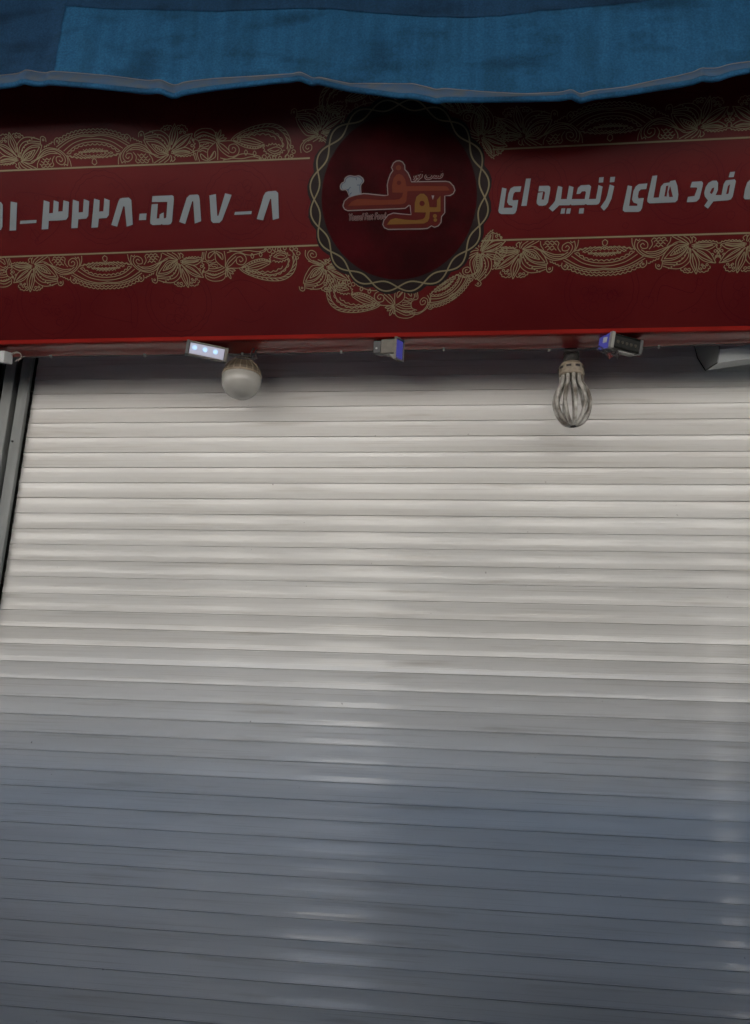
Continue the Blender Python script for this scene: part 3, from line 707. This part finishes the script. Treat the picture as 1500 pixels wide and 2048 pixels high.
M_blued = canvas('shaded_blue_canvas', (.008, .031, .068), (.011, .040, .088), (.5, .5, .5))  # darker copy of the blue, with shade put into the colour
M_hem = mat('dirty_grey_hem', (.034, .044, .056), .8, var=.4, vscale=26, vcol=(.010, .038, .085), stretch=(1, 1, 2))
M_thread = mat('pale_thread', (.10, .092, .088), .8)
YV = -0.83
hemp = [(-330,200),(-150,190),(0,183),(40,182),(75,181),(110,184),(150,188),(240,194),(300,196),(337,197.5),(375,195),(430,188),(480,182),(550,174),(600,169),(617,168),(640,171),(700,182),(800,191.5),(880,197),(960,202),(1050,205),(1130,207),(1150,207.5),(1180,204),(1250,192),(1350,176),(1420,164),(1500,150),(1700,118),(1900,100)]
seamp = [(-330,171),(-150,163),(0,155),(40,153),(75,149),(110,152),(150,155),(240,163),(300,168),(337,171),(375,169),(430,163),(480,158),(550,152),(600,147),(617,147),(640,152),(700,163),(800,162),(880,168),(960,177),(1050,184),(1130,185),(1150,184.5),(1180,182),(1250,173),(1350,153),(1420,135),(1500,123),(1700,93),(1900,75)]
def edge(pl):
    q = [at(x, y, YV) for x, y in pl]; return [(p.x, p.z) for p in q]
he, se = edge(hemp), edge(seamp)
def interp(e, x):
    for (xa, za), (xb, zb) in zip(e, e[1:]):
        if x <= xb: t = max(0, (x - xa)/(xb - xa)); return za + (zb - za)*t
    return e[-1][1]
XA, XB = he[0][0], he[-1][0]
ZTOP = 3.93
KINK = [(at(a, b, YV).x, at(a, b, YV).z, sl) for a, b, sl in ((75,165,(1.3,-1.0,.2)), (337,180,(1.6,-1.4,.5,-.4)), (617,155,(1.2,-1.5,.1)), (1150,190,(1.7,-1.2,.6,-.3)), (1420,147,(-1.8,.9)), (860,180,(-1.6,.8)))]
def wave(x, z):
    k = max(0, ZTOP - z)
    cr = 0
    for kx, kz, sl in KINK:                                       # creases fanning up from where the hem is tied
        dx, dz = x - kx, z - kz
        if dz > -.05:
            for m_ in sl:
                d_ = abs(dx - m_*dz); cr += .0055*math.exp(-(d_/.016)**2)*math.exp(-dz*3.2)*(1 if m_ > 0 else -1)
    return YV + (.0035*math.sin(x*5.1 + z*3) + .004*math.sin(x*2.3 + 1))*k/.5 + .0022*math.sin(x*9 - z*14) + .0014*math.sin(x*17 + z*9) + .0010*math.sin(x*31 + z*23) + cr
NXV = 320
bm = bmesh.new(); rows = []
for j in range(61):
    t = j/60; row = []
    for i in range(NXV + 1):
        x = XA + (XB - XA)*i/NXV; z = ZTOP + (interp(se, x) - ZTOP)*t
        row.append(bm.verts.new((x, wave(x, z), z)))
    rows.append(row)
for y, z in ((-.5, 4.07), (-.1, 4.26), (.1, 4.35)):
    rows.insert(0, [bm.verts.new((XA + (XB - XA)*i/NXV, y, z + .01*math.sin(i*.3))) for i in range(NXV + 1)])
for a, b in zip(rows, rows[1:]):
    for i in range(NXV): bm.faces.new((a[i], b[i], b[i+1], a[i+1]))
obj('canvas', bm, M_blue, aw, smooth=True)
bm = bmesh.new(); rows = []
for y, z in ((YV - .02, ZTOP + .02), (-2.0, 3.72), (-3.0, 3.60), (-4.0, 3.28), (-4.03, 3.14)):
    rows.append([bm.verts.new((-15 + 30*i/80, y, z + .02*math.sin(i*.8)*(y < -1))) for i in range(81)])
for a, b in zip(rows, rows[1:]):
    for i in range(80): bm.faces.new((a[i], b[i], b[i+1], a[i+1]))
obj('shade_roof', bm, M_blued, aw, smooth=True)  # unseen roof added over the viewer, its low front edge limiting sky light
for x in (-8, -2.38, 1.75, 8):
    obj('pole', (lambda b: (tube(b, [(x, -3.98, 0), (x, -3.98, 3.5)], .022, 10), b)[1])(bmesh.new()), M_steel, aw)
# hem: grey folded band, rolled blue edge, stitches
bm = bmesh.new(); rows = []
for j in range(6):
    t = j/5; row = []
    for i in range(NXV*2 + 1):
        x = XA + (XB - XA)*i/(NXV*2); zs, zh = interp(se, x), interp(he, x)
        z = zs + (zh - zs)*t*.80 - .0005
        row.append(bm.verts.new((x, wave(x, zs) - .003 - .006*math.sin(t*2.2) - .004*math.sin(x*11)*t, z)))
    rows.append(row)
for a, b in zip(rows, rows[1:]):
    for i in range(NXV*2): bm.faces.new((a[i], b[i], b[i+1], a[i+1]))
obj('hem_band', bm, M_hem, aw, smooth=True)
bm = bmesh.new(); pts = []
for i in range(NXV*2 + 1):
    x = XA + (XB - XA)*i/(NXV*2); zs, zh = interp(se, x), interp(he, x)
    pts.append((x, wave(x, zs) - .006 - .004*math.sin(x*11), zh + .0068))
tube(bm, pts, .0068, 10); obj('hem_roll', bm, M_blue, aw, smooth=True)
bm = bmesh.new()
pts = [(x, wave(x, interp(se, x)) - .0045, interp(se, x) - .002) for x in (XA + (XB - XA)*i/(NXV*2) for i in range(NXV*2 + 1))]
tube(bm, pts, .0009, 5); obj('hem_stitch', bm, M_thread, aw)
# second layer, its darker blue painted in for doubled-cloth shade: upper flap and left flap
fl = [(-330,0),(0,0)]
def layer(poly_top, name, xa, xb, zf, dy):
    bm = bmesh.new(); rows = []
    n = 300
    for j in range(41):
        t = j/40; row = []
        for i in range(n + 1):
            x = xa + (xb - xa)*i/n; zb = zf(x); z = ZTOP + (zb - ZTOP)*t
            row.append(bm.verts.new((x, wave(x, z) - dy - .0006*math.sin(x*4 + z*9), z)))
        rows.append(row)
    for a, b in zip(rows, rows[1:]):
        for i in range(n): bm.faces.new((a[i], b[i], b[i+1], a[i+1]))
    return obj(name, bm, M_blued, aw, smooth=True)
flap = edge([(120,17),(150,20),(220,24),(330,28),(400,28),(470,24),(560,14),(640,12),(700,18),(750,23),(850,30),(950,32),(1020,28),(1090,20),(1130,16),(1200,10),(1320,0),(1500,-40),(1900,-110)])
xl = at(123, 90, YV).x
layer(None, 'shade_patch', xl + .001, XB, lambda x: min(ZTOP - .001, interp(flap, x)), .0022)
layer(None, 'shade_patch', XA, xl, lambda x: interp(se, x) + .004, .0022)
obj('front_bar', (lambda b: (tube(b, [(XA, YV + .012, ZTOP + .012), (XB, YV + .012, ZTOP + .012)], .014, 10), b)[1])(bmesh.new()), M_steel, aw)
for x in (XA + .05, XB - .05, -.35):
    obj('arm', (lambda b: (tube(b, [(x, YV + .03, ZTOP + .005), (x, .1, 4.30)], .012, 8), b)[1])(bmesh.new()), M_steel, aw)

# ------------------------------------------------------------------ lamps under the sign
M_alu = mat('dusty_aluminium', (.13, .115, .095), .5, metal=.2, var=.3, vscale=60)
M_cap = mat('dark_end_cap', (.055, .053, .055), .5, var=.3, vscale=60)
M_face_on = mat('lit_diffuser', (.30, .30, .32), .3, spec=.2, emit=(.62, .62, .95), estr=.018)
M_led = mat('lit_led', (.3, .3, .4), .3, emit=(.30, .62, 1.0), estr=.07)
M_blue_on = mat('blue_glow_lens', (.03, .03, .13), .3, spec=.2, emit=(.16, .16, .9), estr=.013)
M_face_off = mat('unlit_lens', (.022, .022, .021), .5, spec=.06, var=.2, vscale=80)
M_led_off = mat('unlit_led', (.055, .048, .035), .4, spec=.1)
M_label = mat('white_label', (.36, .37, .37), .5)
M_wire = mat('dark_wire', (.02, .014, .014), .6)
M_wire2 = mat('grey_wire', (.22, .18, .16), .6)
M_plate = mat('grey_bracket', (.20, .195, .18), .5, metal=.1)
YL = -0.33
def frame_at(px, py, Y, yaw=0, pitch=0, roll=0):
    """a lamp's own axes: x along it, z out of its lens, roughly facing the street"""
    p = at(px, py, Y)
    m = CROT @ Matrix.Rotation(R(roll), 3, 'Z') @ Matrix.Rotation(R(yaw), 3, 'Y') @ Matrix.Rotation(R(pitch), 3, 'X')
    m4 = m.to_4x4(); m4.translation = p; return m4
def cyl(bm, x, y, z, r, d, n=14): bmesh.ops.create_cone(bm, segments=n, radius1=r, radius2=r, depth=d, cap_ends=True, matrix=Matrix.Translation((x, y, z)))
PX = 1/ (1600/2.30)                                            # metres per photograph pixel at the lamps
def wires(name, m, lists, parent, r=.0016):
    bm = bmesh.new(); iv = parent.matrix_world.inverted()
    for l in lists: tube(bm, [iv @ p for p in catmull([at(x, y, Y) for x, y, Y in l], 5)], r, 6)
    return obj(name, bm, m, parent, smooth=True)
GRP = 'LED floodlights under the sign'
# lit floodlight
mw = frame_at(414, 702, YL - .005, yaw=15, roll=-9.5)
lamp = empty('led_floodlight', 'lit LED floodlight with three glowing blue-white diodes beside the globe bulb', 'floodlight', mw, GRP)
hw, hh = 35*PX, 13.5*PX
bm = boxm(-hw, hw, -hh, hh, -.036, -.002); obj('body', bm, M_alu, lamp, bevel=.002)
bm = bmesh.new()
for a in ((-hw, hw, hh - .004, hh + .001, -.001, .004), (-hw, hw, -hh - .001, -hh + .003, -.001, .004)): box(bm, *a)
obj('bezel', bm, M_alu, lamp, bevel=.001)
obj('diffuser', boxm(-hw + .001, hw - .001, -hh + .0035, hh - .0045, -.0018, .001), M_face_on, lamp)
for k in (-1, 0, 1):
    bm = bmesh.new(); cyl(bm, k*.030 - .006, 0.002, .0022, .0068, .002); obj('diode', bm, M_led, lamp)
obj('end_cap', boxm(-hw - .010, -hw - .0005, -hh - .002, hh + .002, -.036, .004), M_cap, lamp, bevel=.002)
obj('end_cap', boxm(hw + .0005, hw + .010, -hh - .002, hh + .001, -.036, .004), M_alu, lamp, bevel=.002)
obj('bracket', boxm(-.02, .02, hh - .006, hh + .028, -.034, -.030), M_alu, lamp)
wires('cable', M_wire, [[(456,708,YL),(470,710,YL),(485,713,YL+.01),(500,712,YL+.02),(512,717,YL+.02)], [(458,710,YL),(480,716,YL+.01),(500,718,YL+.02),(514,716,YL+.02)], [(500,713,YL+.02),(505,700,YL+.03),(512,694,YL+.05)], [(513,717,YL+.02),(511,705,YL+.03),(514,699,YL+.05)]], lamp, .0022)
# floodlight turned to the right
mw = frame_at(787, 696, YL, yaw=62, roll=-3)
lamp = empty('led_floodlight', 'tan LED floodlight turned sideways, only its blue lens edge showing, in the middle', 'floodlight', mw, GRP)
hw, hh = .023, 15*PX
obj('body', boxm(-hw, hw, -hh + .002, hh, -.030, .014), M_alu, lamp, bevel=.003)
obj('rear_cap', boxm(-hw + .002, hw - .002, -hh + .004, hh - .003, -.055, -.0305), M_cap, lamp, bevel=.003)
bm = bmesh.new(); bmesh.ops.create_uvsphere(bm, u_segments=8, v_segments=6, radius=.003, matrix=Matrix.Translation((-hw + .001, -.003, -.043))); obj('screw', bm, M_label, lamp)
obj('lens_frame', boxm((-hw - .003, hw + .003, -hh - .016, -hh - .010, .0145, .022), (-hw - .003, hw + .003, hh + .000, hh + .005, .0145, .022), (-hw - .003, -hw, -hh - .010, hh, .0145, .022), (hw, hw + .003, -hh - .010, hh, .0145, .022)), M_alu, lamp, bevel=.001)
obj('lens', boxm(-hw + .0005, hw - .0005, -hh - .0095, hh - .0005, .0142, .019), M_blue_on, lamp, bevel=.004)
bm = bmesh.new(); iv = mw.inverted()
q = [iv @ at(x, y, YL - .012) for x, y in ((775,703),(787,704),(796,714),(786,716))]
q2 = [p + Vector((.002, 0, -.003)) for p in q]
a = [bm.verts.new(p) for p in q]; b = [bm.verts.new(p) for p in q2]
bm.faces.new(a); bm.faces.new(b[::-1])
for i in range(4): bm.faces.new((a[i], b[i], b[(i+1) % 4], a[(i+1) % 4]))
bmesh.ops.recalc_face_normals(bm, faces=bm.faces); obj('bracket', bm, M_plate, lamp)
# unlit floodlight
mw = frame_at(1253, 687, YL - .006, yaw=20, roll=-9)
lamp = empty('led_floodlight', 'unlit dusty LED floodlight with blue side, right of the spiral-less tube bulb', 'floodlight', mw, GRP)
lamp['label'] = 'unlit dusty LED floodlight with a bright blue side and hanging dark wires'
hw, hh = 29*PX, 13*PX
obj('body', boxm(-hw, hw, -hh, hh, -.036, -.002), M_alu, lamp, bevel=.002)
obj('bezel', boxm((-hw, hw, hh - .004, hh, -.0015, .003), (-hw, hw, -hh, -hh + .004, -.0015, .003)), M_brush, lamp)
obj('lens', boxm(-hw + .001, hw - .001, -hh + .0042, hh - .0042, -.0018, .001), M_face_off, lamp)
for k in range(5):
    bm = bmesh.new(); cyl(bm, -.029 + k*.0145, -.001, .002, .0042, .002, 10); obj('diode', bm, M_led_off, lamp)
obj('end_cap', boxm(-hw - .011, -hw - .0005, -hh - .003, hh + .004, -.008, .005), M_plate, lamp, bevel=.0015)
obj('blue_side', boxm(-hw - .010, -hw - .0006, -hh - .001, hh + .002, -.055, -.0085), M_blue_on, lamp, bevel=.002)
obj('label_tag', boxm(-hw - .0125, -hw - .0105, -.006, .009, -.032, -.016), M_label, lamp)
obj('end_cap', boxm(hw + .0005, hw + .011, -hh - .002, hh + .001, -.036, .004), M_cap, lamp, bevel=.0015)
obj('bracket', boxm(-.02, .035, -hh - .006, -hh - .002, -.03, -.006), M_plate, lamp)
wires('cable', M_wire, [[(1200,692,YL),(1194,698,YL),(1202,704,YL),(1215,708,YL),(1228,712,YL),(1234,716,YL)], [(1202,694,YL),(1212,704,YL-.005),(1224,707,YL),(1231,703,YL),(1240,700,YL)], [(1214,708,YL),(1218,715,YL),(1220,710,YL)], [(1232,704,YL),(1236,712,YL),(1233,718,YL)], [(1228,712,YL),(1232,708,YL),(1236,703,YL)]], lamp, .0021)
wires('red_wire', mat('red_wire_plastic', (.10, .01, .01), .5), [[(1215,708,YL-.004),(1219,713,YL-.004),(1218,718,YL-.004)], [(1218,708,YL-.004),(1224,714,YL-.004)]], lamp, .003)
# lamp at the left edge
mw = frame_at(2, 713, YL - .005, yaw=-18, roll=-4)
lamp = empty('led_floodlight', 'white-ended LED floodlight cut off by the left edge of the photo', 'floodlight', mw, GRP)
hw, hh = 30*PX, 12*PX
mv = Matrix.Translation((-34*PX, 0, 0))
obj('body', boxm(-hw - .048, hw - .048, -hh, hh, -.034, -.002), M_cap, lamp, bevel=.002)
obj('end_cap', boxm(hw - .0475, hw - .030, -hh, hh, -.034, .002), M_label, lamp, bevel=.002)
bm = bmesh.new()
for k in range(3): cyl(bm, -.018 - k*.024, 0, -.001, .005, .003, 10)
obj('diode', bm, M_label, lamp)
wires('cable', M_wire2, [[(24,706,YL),(34,704,YL),(41,708,YL),(42,714,YL),(36,722,YL)], [(23,710,YL),(32,706,YL),(40,707,YL)], [(36,722,YL),(44,716,YL+.01),(49,713,YL+.02)], [(30,723,YL),(40,716,YL+.01)]], lamp, .0014)

# one cable stapled along the soffit from lamp to lamp
cbl = empty('lamp_cable', 'thin dark cable stapled along the sign soffit between the lamps', 'cable')
bm = bmesh.new(); rr_ = random.Random(5)
pts = [(x, -.272 + .006*math.sin(x*7), 2.5395 - .004*abs(math.sin(x*4.3))) for x in [-1.4 + .06*i for i in range(40)]]
tube(bm, catmull(pts, 3), .0021, 6); obj('cord', bm, M_wire, cbl, smooth=True)
for i in range(2, 38, 5):
    x, y, z = pts[i]; obj('staple', boxm(x - .003, x + .003, y - .006, y + .006, z - .0025, z + .003), M_plate, cbl)

# globe bulb
pc = at(483, 761, -0.235); rad_b = 41*PX
gb = empty('globe_bulb', 'big frosted globe LED bulb with a ribbed beige neck hanging under the sign', 'light bulb', Matrix.Translation(pc))
M_frost = mat('frosted_plastic', (.32, .305, .28), .25, spec=.5, var=.1, vscale=20)
M_beige = mat('dusty_beige_plastic', (.26, .20, .14), .55, var=.35, vscale=40)
M_brown = mat('brown_dust', (.13, .095, .065), .7, var=.3, vscale=50)
prof = [(rad_b*math.cos(a), rad_b*math.sin(a)) for a in [R(d) for d in range(-88, 15, 6)]]
bm = bmesh.new(); lathe(bm, prof, 48); obj('globe', bm, M_frost, gb, smooth=True)
zr = prof[-1][1]; rr0 = prof[-1][0]
bm = bmesh.new(); lathe(bm, [(rr0, zr - .002), (rr0 + .0025, zr), (rr0 + .001, zr + .004), (rr0 - .006, zr + .005)], 48); obj('rim', bm, M_beige, gb, smooth=True)
bm = bmesh.new(); lathe(bm, [(rr0 - .003, zr + .004), (rr0*.90, zr + .018), (rr0*.66, zr + .036), (rr0*.42, zr + .050), (rr0*.36, zr + .056)], 32); obj('neck', bm, M_brown, gb, smooth=True)
bm = bmesh.new()
for k in range(18):
    c, s = math.cos(2*math.pi*k/18), math.sin(2*math.pi*k/18)
    tube(bm, [(c*r_, s*r_, z_) for r_, z_ in ((rr0, zr + .004), (rr0*.95, zr + .018), (rr0*.73, zr + .036), (rr0*.47, zr + .050), (rr0*.40, zr + .056))], .0017, 6)
obj('rib', bm, M_beige, gb, smooth=True)
bm = bmesh.new(); lathe(bm, [(.012, zr + .054), (rr0*.42, zr + .055), (rr0*.43, zr + .060), (rr0*.40, zr + .064), (.012, zr + .065)], 28); obj('collar', bm, M_beige, gb, smooth=True)
ztop = 2.62 - pc.z
bm = bmesh.new(); lathe(bm, [(.015, zr + .061), (.016, (zr + .061 + ztop)/2), (.018, ztop)], 20); obj('socket', bm, M_wire, gb, smooth=True)

# tube bulb with a ribbed cage of glass tubes
YC = -0.225
pt = at(1146, 703, YC); pb = at(1146, 853, YC); H = pt.z - pb.z
pk = at(1146, 727, YC); zc = pk.z - pb.z
cb = empty('tube_bulb', 'dusty bulb-shaped lamp of bent white glass tubes in a black socket', 'light bulb', Matrix.Translation(pb))
M_glass = mat('dusty_white_tube', (.52, .50, .46), .3, var=.7, vscale=30, vcol=(.12, .10, .08), spec=.4)
M_cream = mat('dusty_cream_plastic', (.27, .22, .16), .55, var=.3, vscale=50)
M_sock = mat('old_black_socket', (.03, .025, .02), .7, var=.5, vscale=60, bump=.4, bscale=120)
zt = H
z_cap_t = H*(853 - 729)/150; z_cap_b = H*(853 - 755)/150; z_bulge = H*(853 - 772)/150
rc = 25*PX
bm = bmesh.new(); lathe(bm, [(rc*.44, 2.62 - pb.z), (rc*.5, zt + .004), (rc*.58, zt - .004), (rc*.62, zt - .008), (rc*.58, zt - .012), (rc*.64, zt - .017), (rc*.60, zt - .022), (rc*.66, z_cap_t + .008), (rc*.55, z_cap_t)], 24); obj('socket', bm, M_sock, cb, smooth=True)
bm = bmesh.new(); lathe(bm, [(rc*.55, z_cap_t + .004), (rc*.80, z_cap_t), (rc*.97, z_cap_t - .008), (rc, z_cap_t - .013), (rc, z_cap_b + .012), (rc*.95, z_cap_b + .010), (rc, z_cap_b + .007), (rc*.98, z_cap_b), (rc*.5, z_cap_b - .001)], 32); cpo = obj('cap', bm, M_cream, cb, smooth=True)
bm = bmesh.new()
for k in range(9):
    a_ = 2*math.pi*k/9 + .2; mw_ = Matrix.Rotation(a_, 4, 'Z') @ Matrix.Translation((rc + .0002, 0, z_cap_t - .018))
    b2 = boxm(-.001, .001, -.007, .007, -.003, .003); b2.transform(mw_); me_ = bpy.data.meshes.new('t'); b2.to_mesh(me_); b2.free(); bm.from_mesh(me_); bpy.data.meshes.remove(me_)
obj('vent_slot', bm, M_wire, cpo)
NT = 11; rt = 4.0*PX; RB = 39*PX - rt
for k in range(NT):
    a_ = 2*math.pi*(k + .35)/NT; c, s = math.cos(a_), math.sin(a_)
    pr = [(rc*.80, z_cap_b + .003), (rc*.80, z_bulge + .012), (rc*.86, z_bulge), (RB*.86, z_bulge - H*.09), (RB, z_bulge - H*.22), (RB*.98, z_bulge - H*.30), (RB*.80, H*.13), (RB*.50, H*.05), (RB*.16, H*.022)]
    P3 = catmull([Vector((c*r_, s*r_, z_)) for r_, z_ in pr], 4)
    bm = bmesh.new(); tube(bm, P3, rt, 9); obj('glass_tube', bm, M_glass, cb, smooth=True)
